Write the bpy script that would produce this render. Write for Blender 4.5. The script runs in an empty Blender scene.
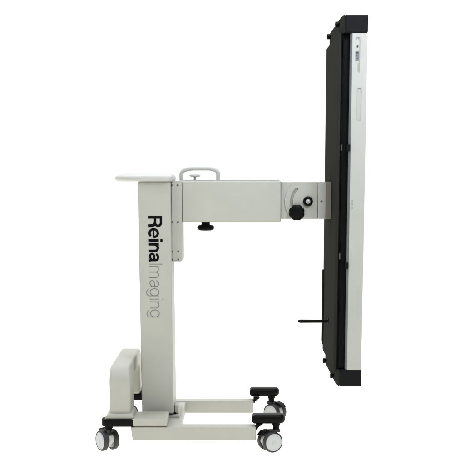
import bpy, bmesh, math, random
from mathutils import Vector, Matrix
R = math.radians
random.seed(4)
S = bpy.context.scene
COL = S.collection

# ------------------------------------------------------------ camera
cd = bpy.data.cameras.new("camera"); cam = bpy.data.objects.new("camera", cd); COL.objects.link(cam)
cam.location = (0, -4.47, 1.025)
cam.rotation_euler = (R(90 - 9.5), 0, 0)
cd.sensor_width = 36; cd.lens = 36 * 1134 / 465
cd.shift_y = (367 - 232.5) / 465
cd.clip_end = 500
S.camera = cam

# ------------------------------------------------------------ light
S.view_settings.view_transform = 'Standard'; S.view_settings.look = 'None'
S.view_settings.exposure = 0.0; S.view_settings.gamma = 1
w = bpy.data.worlds.new("World"); S.world = w; w.use_nodes = True
bg = w.node_tree.nodes["Background"]
# white backdrop behind the stand, dimmer room behind the camera
nt = w.node_tree; bg.inputs[1].default_value = 1.0
tcw = nt.nodes.new("ShaderNodeTexCoord"); sx = nt.nodes.new("ShaderNodeSeparateXYZ"); nt.links.new(tcw.outputs["Generated"], sx.inputs[0])
mrw = nt.nodes.new("ShaderNodeMapRange"); mrw.interpolation_type = 'SMOOTHSTEP'; mrw.inputs[1].default_value = 0.15; mrw.inputs[2].default_value = 0.7
mxw = nt.nodes.new("ShaderNodeMix"); mxw.data_type = 'RGBA'; mxw.inputs[6].default_value = (.36, .385, .42, 1); mxw.inputs[7].default_value = (1.12, 1.12, 1.12, 1)
nt.links.new(sx.outputs[1], mrw.inputs[0]); nt.links.new(mrw.outputs[0], mxw.inputs[0]); nt.links.new(mxw.outputs[2], bg.inputs[0])

def area(name, loc, target, size, energy, color):
    l = bpy.data.lights.new(name, 'AREA'); l.shape = 'RECTANGLE'
    l.size, l.size_y = size; l.energy = energy; l.color = color
    o = bpy.data.objects.new(name, l); COL.objects.link(o); o.location = loc
    o.rotation_euler = (Vector(target) - Vector(loc)).to_track_quat('-Z', 'Y').to_euler()
    return o
area("overhead_softbox", (0, 1.5, 7.5), (0, 1.5, 0), (15, 15), 1350, (1.0, 0.99, 0.97))
area("under_floor_fill", (0, 1.5, -1.0), (0, 1.5, 5), (17, 17), 1330, (1.0, 0.975, 0.885))   # added unseen lamp, shines up through the floor to wash out its shadows
key = area("key_softbox", (.80, -1.6, 2.42), (.45, -.27, 1.5), (.5, 0.5), 7.5, (0.78, 0.86, 1.0)); key.data.spread = R(80)

# ------------------------------------------------------------ materials
def mat(name, col, rough=0.5, metal=0.0, bump=0.0, bscale=900, var=0.0, vscale=9, spec=0.5, coat=0.0):
    m = bpy.data.materials.new(name); m.use_nodes = True
    nt = m.node_tree; b = nt.nodes["Principled BSDF"]
    b.inputs["Base Color"].default_value = (*col, 1); b.inputs["Roughness"].default_value = rough
    b.inputs["Metallic"].default_value = metal; b.inputs["Specular IOR Level"].default_value = spec
    b.inputs["Coat Weight"].default_value = coat; b.inputs["Coat Roughness"].default_value = 0.2
    tc = nt.nodes.new("ShaderNodeTexCoord")
    if bump:
        n = nt.nodes.new("ShaderNodeTexNoise"); n.inputs["Scale"].default_value = bscale; n.inputs["Detail"].default_value = 3
        bp = nt.nodes.new("ShaderNodeBump"); bp.inputs["Strength"].default_value = bump; bp.inputs["Distance"].default_value = 0.0006
        nt.links.new(tc.outputs["Object"], n.inputs["Vector"]); nt.links.new(n.outputs["Fac"], bp.inputs["Height"])
        nt.links.new(bp.outputs["Normal"], b.inputs["Normal"])
    if var:
        n = nt.nodes.new("ShaderNodeTexNoise"); n.inputs["Scale"].default_value = vscale; n.inputs["Detail"].default_value = 6
        n.inputs["Roughness"].default_value = 0.65
        mr = nt.nodes.new("ShaderNodeMapRange"); mr.inputs[1].default_value = .3; mr.inputs[2].default_value = .7
        mr.inputs[3].default_value = 1 - var; mr.inputs[4].default_value = 1 + var
        mx = nt.nodes.new("ShaderNodeMix"); mx.data_type = 'RGBA'; mx.blend_type = 'MULTIPLY'; mx.inputs[0].default_value = 1
        mx.inputs[6].default_value = (*col, 1)
        nt.links.new(tc.outputs["Object"], n.inputs["Vector"]); nt.links.new(n.outputs["Fac"], mr.inputs[0])
        nt.links.new(mr.outputs[0], mx.inputs[7]); nt.links.new(mx.outputs[2], b.inputs["Base Color"])
        m2 = nt.nodes.new("ShaderNodeMapRange"); m2.inputs[1].default_value = .3; m2.inputs[2].default_value = .7
        m2.inputs[3].default_value = rough - .06; m2.inputs[4].default_value = rough + .06
        nt.links.new(n.outputs["Fac"], m2.inputs[0]); nt.links.new(m2.outputs[0], b.inputs["Roughness"])
    return m
PAINT = mat("grey_white_powder_paint", (.388, .388, .335), .48, bump=.4, bscale=600, var=.035)
PAINTL = mat("pale_plastic_and_lit_paint", (.44, .445, .415), .42, bump=.15, var=.02)
DET = mat("detector_housing_white", (.375, .38, .345), .42, bump=.15, bscale=1200, var=.03)
DETE = mat("detector_edge_grey", (.13, .14, .15), .4)
BLK = mat("black_plastic", (.0035, .0035, .0035), .42, bump=.3, bscale=500, var=.15, spec=.08)
BLKM = mat("black_satin_metal", (.004, .004, .004), .38, bump=.15, var=.1, spec=.05)
CAPM = mat("black_textured_cap", (.006, .0062, .0070), .5, bump=.4, bscale=500, var=.12, spec=.08)
PLATE = mat("charcoal_anodised_plate", (.022, .022, .0195), 1.0, bump=.2, bscale=800, var=.04, spec=.02)
TYRE = mat("dark_grey_rubber", (.022, .0215, .022), .6, bump=.3, var=.1)
RIM = mat("light_grey_wheel_disc", (.47, .485, .48), .4, var=.03)
CASTB = mat("pale_caster_body", (.46, .46, .42), .45, var=.03)
STEEL = mat("bright_steel", (.75, .74, .72), .25, metal=1)
SCREW = mat("brown_screw_head", (.10, .085, .065), .4, metal=.5)
INK = mat("black_ink", (.003, .003, .003), .6, spec=.05)
INKT = mat("thin_grey_ink", (.13, .13, .13), .5)
MARK = mat("beige_mark", (.26, .255, .21), .5)
ICON = mat("dark_status_icon", (.10, .10, .105), .4)
ICON2 = mat("mid_status_icon", (.17, .17, .18), .4)
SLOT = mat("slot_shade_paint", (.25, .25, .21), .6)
CATCH = mat("catch_grey", (.05, .05, .05), .5)
ICOND = mat("status_button_black", (.03, .03, .035), .4)
FLOOR = bpy.data.materials.new("backlit_white_floor"); FLOOR.use_nodes = True  # floor made translucent so the added lamp below whitens away shadows
nt = FLOOR.node_tree; b_ = nt.nodes["Principled BSDF"]; b_.inputs["Base Color"].default_value = (.95, .945, .92, 1); b_.inputs["Specular IOR Level"].default_value = 0
b_.inputs["Roughness"].default_value = .9
tl = nt.nodes.new("ShaderNodeBsdfTranslucent"); tl.inputs[0].default_value = (.96, .95, .93, 1)
ms = nt.nodes.new("ShaderNodeMixShader"); ms.inputs[0].default_value = .75
nt.links.new(b_.outputs[0], ms.inputs[1]); nt.links.new(tl.outputs[0], ms.inputs[2]); nt.links.new(ms.outputs[0], nt.nodes["Material Output"].inputs[0])

# ------------------------------------------------------------ mesh helpers
def box(bm, a, b, top=None):
    """box from corner a to corner b; top=(dx) shifts the upper vertices in x"""
    m = bmesh.ops.create_cube(bm, size=1)
    for v in m['verts']:
        v.co = Vector([a[i] if v.co[i] < 0 else b[i] for i in range(3)])
    return m['verts']
def prism(bm, pts, lo, hi, axis='y'):
    """closed outline pts extruded along an axis; pts are (x,z) for y, (x,y) for z, (y,z) for x"""
    def mk(p, t):
        return {'y': (p[0], t, p[1]), 'z': (p[0], p[1], t), 'x': (t, p[0], p[1])}[axis]
    A = [bm.verts.new(mk(p, lo)) for p in pts]; B = [bm.verts.new(mk(p, hi)) for p in pts]
    bm.faces.new(A); bm.faces.new(B[::-1]); n = len(pts)
    for i in range(n): bm.faces.new((A[i], A[(i+1) % n], B[(i+1) % n], B[i]))
def lathe(bm, prof, seg=40, mtx=Matrix()):
    """prof = (r, h) points revolved round local z"""
    rings = []
    for r, h in prof:
        if r < 1e-6: rings.append([bm.verts.new(mtx @ Vector((0, 0, h)))])
        else: rings.append([bm.verts.new(mtx @ Vector((r*math.cos(2*math.pi*i/seg), r*math.sin(2*math.pi*i/seg), h))) for i in range(seg)])
    for A, B in zip(rings, rings[1:]):
        for i in range(seg):
            j = (i+1) % seg
            if len(A) == 1 and len(B) == 1: continue
            if len(A) == 1: bm.faces.new((A[0], B[j], B[i]))
            elif len(B) == 1: bm.faces.new((A[i], A[j], B[0]))
            else: bm.faces.new((A[i], A[j], B[j], B[i]))
def tube(bm, pts, r, seg=16):
    pts = [Vector(p) for p in pts]; rings = []
    for i, p in enumerate(pts):
        d = (pts[min(i+1, len(pts)-1)] - pts[max(i-1, 0)]).normalized()
        q = d.to_track_quat('Z', 'X').to_matrix()
        u = Vector((0, 1, 0)) if abs(d.y) < .9 else Vector((1, 0, 0))
        a = d.cross(u).normalized(); b = d.cross(a)
        rings.append([bm.verts.new(p + r*(math.cos(t)*a + math.sin(t)*b)) for t in [2*math.pi*k/seg for k in range(seg)]])
    for A, B in zip(rings, rings[1:]):
        for i in range(seg): bm.faces.new((A[i], A[(i+1) % seg], B[(i+1) % seg], B[i]))
    bm.faces.new(rings[0][::-1]); bm.faces.new(rings[-1])
def obj(name, bm, m, parent=None, bevel=0.0, seg=3, angle=35, loc=None):
    bmesh.ops.recalc_face_normals(bm, faces=bm.faces)
    for f in bm.faces: f.smooth = True
    for e in bm.edges:
        if len(e.link_faces) == 2 and e.calc_face_angle(0) > R(angle): e.smooth = False
    me = bpy.data.meshes.new(name); bm.to_mesh(me); bm.free(); me.materials.append(m)
    o = bpy.data.objects.new(name, me); COL.objects.link(o)
    if parent: o.parent = parent
    if loc: o.location = loc
    if bevel:
        for e in me.edges: e.use_edge_sharp = False
        md = o.modifiers.new("bevel", 'BEVEL'); md.width = bevel; md.segments = seg; md.limit_method = 'ANGLE'
        md.angle_limit = R(angle); md.harden_normals = True
    return o
def rot_y_axis(loc, tilt=None):
    """matrix taking local z to world -y (towards the viewer)"""
    return Matrix.Translation(loc) @ Matrix.Rotation(R(90), 4, 'X')
def rot_x_axis(loc):   # local z -> world -x
    return Matrix.Translation(loc) @ Matrix.Rotation(R(-90), 4, 'Y')
def arc(cx, cy, rx, ry, a0, a1, n=16):
    return [(cx + rx*math.cos(R(a0+(a1-a0)*i/n)), cy + ry*math.sin(R(a0+(a1-a0)*i/n))) for i in range(n+1)]
def rrect(x0, z0, x1, z1, r, n=5):
    return arc(x1-r, z1-r, r, r, 0, 90, n) + arc(x0+r, z1-r, r, r, 90, 180, n) + arc(x0+r, z0+r, r, r, 180, 270, n) + arc(x1-r, z0+r, r, r, 270, 360, n)
def BM(): return bmesh.new()

# ------------------------------------------------------------ setting
bm = BM(); bmesh.ops.create_grid(bm, x_segments=1, y_segments=1, size=7)
for v in bm.verts: v.co.y += 1.5
fl = obj('floor', bm, FLOOR); fl['kind'] = 'structure'

# ------------------------------------------------------------ the mobile stand
stand = bpy.data.objects.new('mobile_imaging_stand', None); COL.objects.link(stand)
stand.location = (0, 0, 0)
stand['label'] = 'pale grey wheeled stand with lettered column, horizontal arm and black panel holder'
stand['category'] = 'imaging stand'

# base
def rail(y0, y1):
    bm = BM()
    prism(bm, [(-.383, .0975), (-.3765, .046), (.0885, .046), (.0885, .0975)], y0, y1)
    return obj('base_rail', bm, PAINT, stand, .004)
rail(-.300, -.242); rail(.205, .262)
bm = BM(); box(bm, (-.352, -.2425, .052), (-.197, .2055, .0945)); obj('cross_plate', bm, PAINT, stand, .003)
def foot(y0, y1):
    bm = BM(); box(bm, (-.482, y0, .1020), (-.246, y1, .1295)); return obj('foot_beam', bm, PAINT, stand, .004)
foot(-.302, -.160); foot(.2665, .30)
# thin brown strip in the gap between foot beam and rail
for y in (-.296,):
    bm = BM(); box(bm, (-.372, y, .0978), (-.25, y+.048, .1018)); obj('gap_strip', bm, SCREW, stand)

# arched cover bridging the two feet
def arch():
    x0, x1 = -.463, -.385
    ring_o = []; r = .065; zt = .322; y0, y1 = -.283, .262
    outer = [(y0, .1385)] + arc(y0+r, zt-r, r, r, 180, 90, 8) + arc(y1-r, zt-r, r, r, 90, 0, 8) + [(y1, .1315)]
    ri = .04; zi = .262; a, b = -.125, .185
    inner = [(b, .1315)] + arc(b-ri, zi-ri, ri, ri, 0, 90, 8) + arc(a+ri, zi-ri, ri, ri, 90, 180, 8) + [(a, .1385)]
    bm = BM(); prism(bm, outer + inner, x0, x1, 'x')
    return obj('arched_cover', bm, PAINT, stand, .011, 4, 40)
arch()
for y0, y1 in ((-.294, -.155), (.2665, .30)):
    bm = BM(); prism(bm, [(-.480, .130), (-.372, .130), (-.375, .142), (-.380, .1470), (-.464, .1470), (-.475, .141)], y0, y1)
    obj('cover_flange', bm, PAINT, stand, .003)

# casters
def slab(plan, z0, z1, r, n=4):
    """plan(inset) outline lofted with rounded top and bottom edges"""
    bm = BM(); rs = []
    lay = [(r-r*math.sin(R(90*i/n)), z0+r-r*math.cos(R(90*i/n))) for i in range(n+1)]
    lay += [(i, z0+z1-z) for i, z in reversed(lay)]
    for ins, z in lay: rs.append([bm.verts.new((p[0], p[1], z)) for p in plan(ins)])
    m = len(rs[0]); bm.faces.new(rs[0]); bm.faces.new(rs[-1])
    for A, B in zip(rs, rs[1:]):
        for i in range(m): bm.faces.new((A[i], A[(i+1) % m], B[(i+1) % m], B[i]))
    return bm
def caster_arm(x0, x1, y0, z0, z1, side):
    def plan(i):
        a, b, c, d = x0+i, x1-i, y0+i, y0+.06-i
        k, q = (.026, .008) if side > 0 else (.006, .024)
        k = max(k-i, .001); q = max(q-i, .001)
        return arc(b-k, d-k, k, k, 0, 90, 8) + arc(a+q, d-q, q, q, 90, 180, 8) + arc(a+q, c+q, q, q, 180, 270, 8) + arc(b-k, c+k, k, k, 270, 360, 8)
    return obj('caster_arm', slab(plan, z0, z1, .0145 if side > 0 else .006), BLK, stand, angle=60)

def caster(x, y, zt, yaw, trail, pedal=True):
    """twin-wheel caster; yaw turns the axle away from the viewing axis"""
    c = bpy.data.objects.new('caster', None); COL.objects.link(c); c.parent = stand
    c.location = (x, y, 0); c.rotation_euler = (0, 0, R(yaw))
    rw = .0395; zc = .0398
    # stem
    bm = BM(); lathe(bm, [(0, .074), (.0125, .074), (.0125, zt-.012), (.0155, zt-.01), (.0155, zt), (0, zt)], 28)
    obj('stem', bm, BLK, c)
    s = 1 if trail > 0 else -1
    # body between the wheels with hood over the top
    bm = BM()
    out = arc(trail, zc, .037, .0375, 0 if s < 0 else 180, 180 if s < 0 else 0, 16)
    prism(bm, out + [(trail+s*.02, zc-.026), (trail-s*.01, zc-.026)], -.0095, .0095)
    obj('wheel_housing', bm, CASTB, c, .002)
    bm = BM()
    oo = arc(trail, zc, .0400, .0415, 35, 145, 20) + arc(trail, zc, .036, .037, 145, 35, 20)
    prism(bm, oo, -.0105, .0105); box(bm, (min(0, trail)-.014, -.013, .072), (max(0, trail)+.012, .013, .0835))
    obj('hood', bm, TYRE, c, .002)
    for sy in (-1, 1):
        M_ = Matrix.Translation((trail, sy*.0225, zc)) @ Matrix.Rotation(R(90 if sy < 0 else -90), 4, 'X')
        bm = BM()
        lathe(bm, [(.0315, -.010), (rw-.004, -.0105), (rw, -.007), (rw, .0055), (rw-.0025, .0095), (.0350, .0103), (.0342, .0088), (.0315, -.010)], 48, M_)
        obj('tyre', bm, TYRE, c)
        bm = BM()
        lathe(bm, [(0, .0112), (.0030, .0112), (.0034, .0120), (.0075, .0120), (.0079, .0113), (.0085, .0118), (.012, .0116), (.0255, .0110), (.0260, .0104), (.0266, .0109), (.0325, .0098), (.0340, .0075), (.0314, -.009), (0, -.009)], 48, M_)
        obj('wheel_disc', bm, RIM, c)
    if pedal:
        bm = BM()
        prism(bm, [(trail+s*.008, .0805), (trail+s*.030, .0765), (trail+s*.046, .0655), (trail+s*.049, .0675), (trail+s*.036, .0815), (trail+s*.012, .0875)], -.014, .014)
        obj('brake_pedal', bm, BLK, c, .002)
    return c
caster_arm(.073, .1985, -.301, .1085, .1440, 1)
caster_arm(.073, .1985, .241, .1085, .1440, 1)
caster_arm(-.494, -.374, -.3055, .0990, .1292, -1)
caster_arm(-.494, -.335, .2050, .1000, .1310, -1)
for y in (-.296, .215):   # tongue plates under the right arms
    bm = BM(); prism(bm, [(.0885, .106), (.0885, .086), (.0925, .086), (.098, .096), (.115, .1083), (.0885, .1083)], y, y+.04)
    obj('arm_bracket', bm, BLK, stand, .001)
caster(.1655, -.268, .1087, 26, -.026)
caster(.1655, .270, .1087, -40, .020)
caster(-.468, -.272, .0992, -56, -.014)
caster(-.468, .250, .0992, 24, .022, False)

# column (leans a hair, as in the photograph)
def lean(z): return .0055*(1.01-z)/.9
bm = BM()
vs = box(bm, (-.3590, -.130, .1135), (-.2355, .080, 1.0085))
for v in vs: v.co.x += lean(v.co.z)
obj('column', bm, PAINT, stand, .005)
bm = BM(); box(bm, (-.2275, -.100, .1085), (-.2110, -.04, .1420)); obj('column_foot', bm, PAINT, stand, .003)
bm = BM(); box(bm, (-.34, -.112, .1075), (-.2215, .06, .1133)); obj('column_gap_shade', bm, BLKM, stand, .001)  # shade of the gap under the column put in as a black slab
bm = BM(); box(bm, (-.345, -.122, .0947), (-.2080, .07, .1073)); obj('column_base', bm, PAINT, stand, .002)

# tray on top of the column
def tray():
    bm = BM()
    def ring(ins, z):
        x0, x1, hw = -.457+ins, -.226-ins*.25, .150-ins
        rr = min(.13, hw)
        pts = arc(x0+rr*1.0, 0, rr, hw, 90, 270, 26) + arc(x1-.03, -hw+.03, .03, .03, 270, 360, 6) + arc(x1-.03, hw-.03, .03, .03, 0, 90, 6)
        return [bm.verts.new((p[0], p[1], z)) for p in pts]
    rs = [ring(.012, 1.0090), ring(.003, 1.0125), ring(0, 1.019), ring(.002, 1.0265), ring(.008, 1.0310), ring(.022, 1.0355), ring(.042, 1.0388), ring(.062, 1.0400)]
    n = len(rs[0])
    bm.faces.new(rs[0][::-1]); bm.faces.new(rs[-1])
    for A, B in zip(rs, rs[1:]):
        for i in range(n): bm.faces.new((A[i], A[(i+1) % n], B[(i+1) % n], B[i]))
    return obj('tray', bm, PAINTL, stand, angle=50)
tray()

# lift carriage with screws
bm = BM(); prism(bm, rrect(-.2345, .7035, -.1945, 1.0110, .0065, 6), -.076, .076); car = obj('lift_carriage', bm, PAINT, stand, .0012, 2, 50)
bm = BM(); prism(bm, [(-.2335, .709), (-.2155, .709), (-.2155, 1.006), (-.2335, 1.006)], -.0785, -.0762)
obj('guide_strip', bm, PAINT, car, .0012)
for z in (.995, .8555, .7420, .7110):
    for x, y in ((-.2325, -.0787), (-.2095, -.0762)):
        bm = BM(); lathe(bm, [(.0034, 0), (.0034, .0012), (.0026, .0019), (.0011, .0019), (.0009, .0006), (0, .0006)], 18, rot_y_axis((x, y, z)))
        obj('screw', bm, SCREW, car)

# horizontal arm
bm = BM(); box(bm, (-.1940, -.070, .8550), (.1865, .070, 1.0115)); arm = obj('support_arm', bm, PAINT, stand, .006, 4)
bm = BM(); box(bm, (-.19, -.060, 1.0116), (.18, .060, 1.0140)); obj('arm_top_highlight', bm, PAINTL, arm, .001)  # thin paler strip draws the highlight along the arm's top edge
bm = BM()
hp = [(-.1985, 0, 1.012), (-.1985, 0, 1.034)] + [(-.1985+.020-.020*math.cos(t), 0, 1.034+.020*math.sin(t)) for t in [k*math.pi/16 for k in range(1, 8)]] \
   + [(-.175, 0, 1.0565), (-.155, 0, 1.0585), (-.09, 0, 1.0585), (-.078, 0, 1.0560)] + [(-.0735+.018*math.sin(t), 0, 1.036+.018*math.cos(t)) for t in [k*math.pi/16 for k in range(1, 8)]] + [(-.0555, 0, 1.034), (-.0555, 0, 1.012)]
tube(bm, hp, .0078); obj('carry_handle', bm, PAINTL, arm)
bm = BM(); lathe(bm, [(0, 1.012), (.006, 1.012), (.0042, 1.022), (.006, 1.0265), (.018, 1.0275), (.0215, 1.0310), (.0205, 1.0345), (.012, 1.0365), (0, 1.037)], 36, Matrix.Translation((-.146, 0, 0)))
obj('clamp_knob', bm, PAINTL, arm)
bm = BM(); lathe(bm, [(0, .8549), (.0170, .8549), (.0160, .845), (.0175, .8415), (.026, .8400), (.0315, .8365), (.0335, .830), (.0310, .8235), (.022, .8195), (0, .819)], 14, Matrix.Translation((-.105, 0, 0)))
obj('lock_knob', bm, BLK, arm, angle=60)

# tilt bracket with slot, pivot and lobed knob
bm = BM(); box(bm, (.1870, -.050, .8660), (.3290, .050, 1.0070)); tb = obj('tilt_bracket', bm, PAINT, stand, .002)
pcx, pcz = .2905, .9335
def clipdisc(rad):
    pts = []
    lo, hi = .8672, 1.0058
    for k in range(120):
        t = 2*math.pi*k/120; x = pcx+rad*math.cos(t); z = pcz+rad*math.sin(t)
        z = min(max(z, lo), hi); x = min(x, .3275)
        if not pts or (Vector((x, z))-Vector(pts[-1])).length > 1e-4: pts.append((x, z))
    return pts
# slotted sector plate: ring of quads with a slot left open, standing proud of the bracket
def slotplate():
    bm = BM(); r1, r2 = .0575, .0690; a0, a1 = 128, 232; n = 26; y0, y1 = -.0502, -.0555
    P = lambda r, a: (pcx+r*math.cos(R(a)), pcz+r*math.sin(R(a)))
    # outer crescent
    out = [P(.089, a) for a in [135+i*(225-135)/n for i in range(n+1)]]
    def clampp(p): return (min(p[0], .3275), min(max(p[1], .8675), 1.0055))
    def hw(a):
        q = 1-max(0, (5.2-(a-a0))/5.2)**2
        return .00575*math.sqrt(max(q, .0004))
    AN = [a0, a0+.15, a0+.5, a0+1.1, a0+2, a0+3.4, a0+5.2] + [a0+5.2+i*(a1-a0-5.2)/20 for i in range(1, 21)]; n = 26
    mid_o = [P(.06325+hw(a), a) for a in AN]
    lefto = [clampp(P(.089, a)) for a in AN]
    mid_i = [P(.06325-hw(a), a) for a in AN]
    def strip(A, B):
        va = [[bm.verts.new((p[0], y, p[1])) for p in A] for y in (y0, y1)]
        vb = [[bm.verts.new((p[0], y, p[1])) for p in B] for y in (y0, y1)]
        for i in range(len(A)-1):
            bm.faces.new((va[1][i], va[1][i+1], vb[1][i+1], vb[1][i]))
            bm.faces.new((va[0][i], va[0][i+1], va[1][i+1], va[1][i]))
            bm.faces.new((vb[0][i], vb[0][i+1], vb[1][i+1], vb[1][i]))
        for i in (0, len(A)-1): bm.faces.new((va[0][i], va[1][i], vb[1][i], vb[0][i]))
    strip(lefto, mid_o)
    # inner remainder
    inner = mid_i + [clampp(P(.089, a)) for a in (232, 250, 270, 290, 305)] + [(.3275, .8675), (.3275, 1.0055)] + [clampp(P(.089, a)) for a in (55, 70, 90, 110, 128)]
    prism(bm, inner, y0, y1)
    o = obj('sector_plate', bm, PAINT, tb, angle=30); return o
slotplate()
bm = BM(); prism(bm, arc(pcx, pcz, .0575, .0575, 129, 231, 26)+arc(pcx, pcz, .0688, .0688, 231, 129, 26), -.0515, -.0503); obj('slot_shade', bm, SLOT, tb)  # shade inside the slot put in as a darker strip
# pivot
bm = BM(); lathe(bm, [(.0175, 0), (.0190, .004), (.0180, .008), (.0135, .0095), (.0105, .0070), (.0105, 0)], 40, rot_y_axis((pcx, -.0556, pcz)))
pv = obj('pivot_ring', bm, BLK, tb)
bm = BM(); lathe(bm, [(.0104, 0), (.0104, .004), (.0090, .0050), (.0055, .0050), (.0050, .0006), (.0018, .0004), (.0014, .0030), (0, .0034)], 24, rot_y_axis((pcx, -.0556, pcz))); obj('pivot_bolt', bm, STEEL, pv)
# knob
bm = BM(); kx, kz = .2470, .8910
n = 128; prof = []
for k in range(n):
    t = 2*math.pi*k/n; rr = .0278 + .0030*abs(math.sin(4*t))**.8
    prof.append((rr*math.cos(t), rr*math.sin(t)))
lay = [(0.62, -.058), (.93, -.060), (1, -.064), (1, -.077), (.95, -.0815), (.80, -.0838), (.45, -.0845)]
rings = [[bm.verts.new((kx+p[0]*s, y, kz+p[1]*s)) for p in prof] for s, y in lay]
for A, B in zip(rings, rings[1:]):
    for i in range(n): bm.faces.new((A[i], A[(i+1) % n], B[(i+1) % n], B[i]))
bm.faces.new(rings[0]); bm.faces.new(rings[-1][::-1])
kb = obj('tilt_knob', bm, BLK, tb, angle=50)
bm = BM(); lathe(bm, [(.0085, -.02), (.0085, .004), (0, .004)], 20, rot_y_axis((kx, -.0558, kz))); obj('knob_shaft', bm, STEEL, kb)
# mounting block and flange
bm = BM(); prism(bm, [(.3292, -.05), (.3292, -.0575), (.332, -.0615), (.3585, -.0615), (.3585, .06), (.3292, .06)], .8665, 1.0065, 'z'); mb = obj('mounting_block', bm, PAINTL, stand, .001)  # same paint as the bracket; light on this face put in as a paler tone
bm = BM(); lathe(bm, [(.0033, 0), (.0033, .001), (.0015, .0012), (0, .0004)], 16, rot_y_axis((.342, -.0616, .9335))); obj('screw', bm, SCREW, mb)
bm = BM(); prism(bm, [(.3587, -.0610), (.3800, -.0500), (.3800, .06), (.3587, .06)], .8655, 1.0075, 'z'); obj('mounting_flange', bm, PAINT, stand, .001)

# ------------------------------------------------------------ panel holder (part of the stand)
ZB, ZT = .3065, 1.5370
bm = BM(); prism(bm, rrect(-.252, ZB, .272, ZT, .012), .3803, .3920, 'x'); hold = obj('holder_back_plate', bm, PLATE, stand, .0015)
bm = BM(); box(bm, (.3922, -.2440, .3115), (.3975, .262, 1.5330)); obj('holder_liner', bm, BLKM, hold, .001)
bm = BM(); box(bm, (.3977, -.2500, .3115), (.3997, -.2480, 1.5330)); obj('holder_edge_strip', bm, BLKM, hold, .0004)
bm = BM(); box(bm, (.3999, -.2400, .3115), (.4235, .262, 1.5330)); obj('holder_grid_box', bm, BLK, hold, .002)
# shine along the recess gap drawn as thin paler strips, and two small catches
bm = BM(); box(bm, (.3979, -.2452, 1.0900), (.3992, -.2405, 1.3550)); obj('gap_line', bm, DETE, hold)
bm = BM(); box(bm, (.3979, -.2452, .3400), (.3990, -.2405, .7000)); obj('gap_line', bm, PLATE, hold)
for z in (1.1200, .7250):
    bm = BM(); prism(bm, rrect(.3950, z, .4000, z+.022, .0015), -.2545, -.2501); obj('catch', bm, CATCH, hold, .0006)
for z in (1.118, .690):
    bm = BM(); prism(bm, rrect(.4160, z, .4280, z+.024, .003), -.2765, -.2402); obj('retaining_clip', bm, CAPM, hold, .001)
# extra strip along the far edge, low down
bm = BM(); prism(bm, [(.3740, .345), (.3740, .640), (.3765, .646), (.3802, .646), (.3802, .330), (.3765, .335)], .235, .271); obj('edge_guard', bm, PLATE, hold, .0015)
# caps
def cap(z0, z1, zb):
    bm = BM(); box(bm, (.4030, -.2715, z0), (.4850, .272, z1)); vs = bm.verts
    c = obj('end_cap', bm, CAPM, stand, .006, 4)
    bm = BM(); prism(bm, [(.4028, -.266), (.3985, -.262), (.3930, -.205), (.3925, .272), (.4028, .272)], z0+.001, z1-.001, 'z'); obj('cap_lip', bm, PLATE, c, .002)
    for y in (-.150, .215):
        bm = BM(); lathe(bm, [(.0085, 0), (.0085, .004), (.0105, .005), (.0105, .0130), (.0085, .0148), (.0040, .0150), (.0035, .011), (0, .011)], 20, rot_x_axis((.3924, y, zb)))
        obj('cap_screw', bm, BLK, c)
    return c
cap(1.5345, 1.5985, 1.579); cap(.2465, .3105, .268)
# hook pin on the back plate
bm = BM(); lathe(bm, [(0, .121), (.0030, .1205), (.0058, .118), (.0070, .111), (.0066, .03), (.0074, .004), (.011, .002), (.011, 0)], 20, rot_x_axis((.3802, 0, .4615))); hk = obj('hook_pin', bm, BLK, stand)

# ------------------------------------------------------------ detector held by the caps
DZ0, DZ1 = .3107, 1.5343
DX0, DX1, DY = .4240, .4838, -.2685
det = bpy.data.objects.new('flat_panel_detector', None); COL.objects.link(det); det.location = (.454, 0, DZ0)
det['label'] = 'tall slim white detector panel held upright between black end caps'
det['category'] = 'detector panel'
def dobj(name, bm, m, parent=None, **k):
    for v in bm.verts: v.co -= Vector((.454, 0, DZ0))
    return obj(name, bm, m, parent or det, **k)
slotz0, slotz1 = 1.2250, 1.3440; sx0, sx1 = .4490, .4660
bm = BM()
def wall_with_hole(bm, x0, x1, z0, z1, y, hx0, hx1, hz0, hz1, depth, r):
    """front face with a rounded pocket pressed into it"""
    hole = rrect(hx0, hz0, hx1, hz1, r, 6)
    n = len(hole)
    cx, cz = (hx0+hx1)/2, (hz0+hz1)/2
    out = []
    for (x, z) in hole:   # project each hole point outward to the rectangle corners/edges
        out.append((x1 if x > cx else x0, z1 if z > cz else z0))
    q = [(0, 6, x1, z1), (7, 13, x0, z1), (14, 20, x0, z0), (21, 27, x1, z0)]
    H = [bm.verts.new((p[0], y, p[1])) for p in hole]; D = [bm.verts.new((cx+(p[0]-cx)*.86, y+depth, cz+(p[1]-cz)*.985)) for p in hole]
    for i in range(n): bm.faces.new((H[i], H[(i+1) % n], D[(i+1) % n], D[i]))
    bm.faces.new(D)
    C = [bm.verts.new((c[2], y, c[3])) for c in q]
    for k, (a, b, x, z) in enumerate(q):
        for i in range(a, b): bm.faces.new((C[k], H[i], H[i+1]))
        nx = C[(k+1) % 4]; bm.faces.new((C[k], H[b], H[(b+1) % n], nx))
    return C
C1 = wall_with_hole(bm, .4300, DX1, 1.19, 1.38, DY, sx0, sx1, slotz0, slotz1, .0050, .0075)
C2 = wall_with_hole(bm, .4300, DX1, .49, .66, DY, .4475, .4650, .5100, .6230, .0009, .0082)
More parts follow.
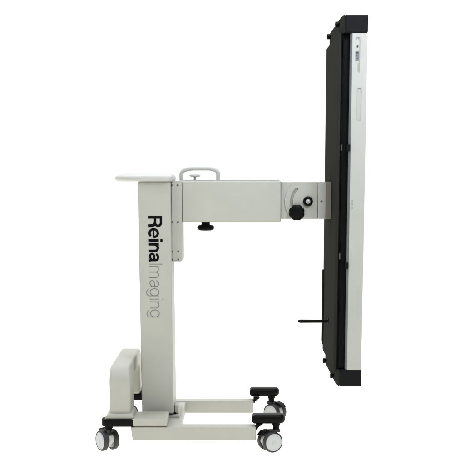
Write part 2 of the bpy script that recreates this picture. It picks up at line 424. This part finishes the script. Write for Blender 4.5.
# rest of the near side and the body behind
def quad(a, b, c, d): bm.faces.new([bm.verts.new(p) for p in (a, b, c, d)])
for z0, z1 in ((DZ0, .49), (.66, 1.19), (1.38, DZ1)):
    quad((.4300, DY, z0), (DX1, DY, z0), (DX1, DY, z1), (.4300, DY, z1))
quad((DX1, DY, DZ0), (DX1, .27, DZ0), (DX1, .27, DZ1), (DX1, DY, DZ1))
quad((DX1, .27, DZ0), (DX0, .27, DZ0), (DX0, .27, DZ1), (DX1, .27, DZ1))
quad((DX0, DY+.006, DZ0), (DX0, .27, DZ0), (DX0, .27, DZ1), (DX0, DY+.006, DZ1))
quad((.4300, DY, DZ1), (DX1, DY, DZ1), (DX1, .27, DZ1), (.4300, .27, DZ1)); quad((.4300, DY, DZ0), (DX1, DY, DZ0), (DX1, .27, DZ0), (.4300, .27, DZ0))
quad((DX0, DY+.006, DZ1), (.43, DY, DZ1), (.43, .27, DZ1), (DX0, .27, DZ1)); quad((DX0, DY+.006, DZ0), (.43, DY, DZ0), (.43, .27, DZ0), (DX0, .27, DZ0))
bmesh.ops.remove_doubles(bm, verts=bm.verts, dist=1e-6)
housing = dobj('housing', bm, DET)
bm = BM(); prism(bm, [(.4285, DY-.0002), (.4240, DY+.0058), (.4228, DY+.0075), (.4236, DY+.0075), (.4295, DY-.0002)], DZ0+.001, DZ1-.001, 'z'); dobj('edge_trim', bm, DETE)
# three small marks at mid height
for z, m in ((.9385, MARK), (.9265, MARK), (.9135, MARK)):
    bm = BM(); prism(bm, rrect(.4370, z-.0035, .4420, z+.0035, .001), DY-.0006, DY-.0001); dobj('contact_mark', bm, m)
# status marks near the top
def mk(name, m, x0, z0, x1, z1, r=.001, t=.0007, par=None):
    bm = BM(); prism(bm, rrect(x0, z0, x1, z1, r), DY-t, DY-.0001); return dobj(name, bm, m, par)
lab = mk('status_label', MARK, .4552, 1.3970, .4585, 1.5150, .0008, .0004)
mk('label_mark', ICON2, .4420, 1.5165, .4570, 1.5192, .0006)
mk('label_mark', MARK, .4500, 1.5095, .4545, 1.5160, .0006)
mk('label_mark', ICON2, .4425, 1.5120, .4450, 1.5160, .0006)
mk('status_button', ICOND, .4455, 1.4840, .4520, 1.4915, .003, .0012)
ic = mk('status_display', ICON2, .4415, 1.4370, .4545, 1.4720, .002, .0009)
for z0, z1, x0, x1, m in ((1.4635, 1.4690, .4440, .4525, ICOND), (1.4530, 1.4585, .4435, .4480, ICON), (1.4430, 1.4475, .4440, .4520, ICON), (1.4460, 1.4600, .4500, .4525, ICON)):
    mk('display_symbol', m, x0, z0, x1, z1, .0005, .0013)
mk('label_mark', MARK, .4500, 1.4000, .4548, 1.4300, .001, .0004)

# ------------------------------------------------------------ lettering on the column
U = .00379; ZS = .8800; XB = -.3205; LY = -.1302
def ribbons(strokes, name, m, u0):
    """strokes = [(points, width)] in letter units; text runs down the column"""
    bm = BM()
    for k, (pts, wd) in enumerate(strokes):
        pts = [Vector(p) for p in pts]; L = []; Rr = []
        for i, p in enumerate(pts):
            if i == 0: d = (pts[1]-p).normalized(); nn = Vector((-d.y, d.x)); s = 1
            elif i == len(pts)-1: d = (p-pts[i-1]).normalized(); nn = Vector((-d.y, d.x)); s = 1
            else:
                a = (p-pts[i-1]).normalized(); b = (pts[i+1]-p).normalized()
                nn = (Vector((-a.y, a.x))+Vector((-b.y, b.x))).normalized(); s = 1/max(.5, nn.dot(Vector((-a.y, a.x))))
            L.append(p+nn*wd/2*s); Rr.append(p-nn*wd/2*s)
        y = LY-.0003-k*.00006
        def W(q, yy):
            z = ZS-(u0+q.x)*U; x = XB+q.y*U
            return bm.verts.new((x+lean(z), yy, z))
        a = [W(q, y) for q in L]; b = [W(q, y) for q in Rr]; a2 = [W(q, LY) for q in L]; b2 = [W(q, LY) for q in Rr]
        for i in range(len(pts)-1):
            bm.faces.new((a[i], a[i+1], b[i+1], b[i])); bm.faces.new((a[i], a[i+1], a2[i+1], a2[i])); bm.faces.new((b[i], b[i+1], b2[i+1], b2[i]))
        bm.faces.new((a[0], b[0], b2[0], a2[0])); bm.faces.new((a[-1], b[-1], b2[-1], a2[-1]))
    return obj(name, bm, m, stand, angle=30)
B = 2.7; H = 2.25
ribbons([([(1.35, 0), (1.35, 13.7)], B),
         ([(1.35, 12.58), (6.6, 12.58)] + arc(6.7, 9.65, 3.1, 2.93, 85, -85, 14) + [(6.6, 6.72), (1.35, 6.72)], H+.1),
         ([(6.2, 6.6)] + arc(6.9, 4.1, 2.6, 2.3, 75, 0, 8) + [(9.6, 1.3), (9.8, 0)], B)], 'letter', INK, 0)
ribbons([(arc(5.15, 5.1, 3.95, 4.15, -3, 318, 40), 2.35), ([(1.6, 4.95), (9.0, 4.95)], 1.75)], 'letter', INK, 12.0)
ribbons([([(1.4, 0), (1.4, 10.1)], B), ([(1.4, 11.6), (1.4, 13.9)], B)], 'letter', INK, 23.0)
ribbons([([(1.4, 0), (1.4, 10.1)], B), ([(1.6, 5.9)] + arc(4.9, 5.9, 3.2, 3.15, 165, 20, 14) + [(8.0, 5.7), (8.0, 0)], 2.5)], 'letter', INK, 26.9)
ribbons([([(1.5, 7.1)] + arc(4.6, 7.0, 2.95, 2.1, 165, 20, 14) + [(7.5, 6.4), (7.5, 2.0), (8.1, 0)], 2.35),
         ([(7.4, 5.5), (4.3, 5.0)] + arc(3.5, 3.1, 2.4, 2.0, 100, 270, 14) + [(4.6, 1.05), (6.5, 1.8), (7.4, 3.4)], 2.15)], 'letter', INK, 36.7)
T = .70; TX = 9.6
def th(st, u0): ribbons([(p, T) for p in st], 'letter', INKT, u0)
th([[(0, .1), (0, 13.4)]], 48.2)
th([[(0, 0), (0, TX)], [(0, 6.6)]+arc(2.8, 6.4, 2.8, 2.9, 170, 10, 14)+[(5.65, 6.0), (5.65, 0)], [(5.65, 6.6)]+arc(8.5, 6.4, 2.8, 2.9, 170, 10, 14)+[(11.3, 6.0), (11.3, 0)]], 50.6)
th([[(.3, 7.0)]+arc(3.3, 6.9, 2.9, 2.4, 170, 15, 14)+[(6.2, 6.6), (6.2, 1.6), (6.9, .2)], [(6.2, 5.4), (3.2, 4.9)]+arc(2.7, 2.6, 2.5, 2.25, 95, 270, 14)+[(4.4, .8), (6.2, 2.6)]], 64.6)
def g(u0):
    th([arc(3.6, 4.9, 3.6, 4.5, 0, 360, 30), [(7.3, TX), (7.3, .2)]+arc(3.9, -.2, 3.4, 2.9, 0, -165, 16)], u0)
g(73.0)
th([[(0, 0), (0, TX)], [(0, 12.6), (0, 13.6)]], 83.6)
th([[(0, 0), (0, TX)], [(0, 6.2)]+arc(3.2, 6.2, 3.2, 3.1, 170, 10, 14)+[(6.4, 5.8), (6.4, 0)]], 86.3)
g(94.6)
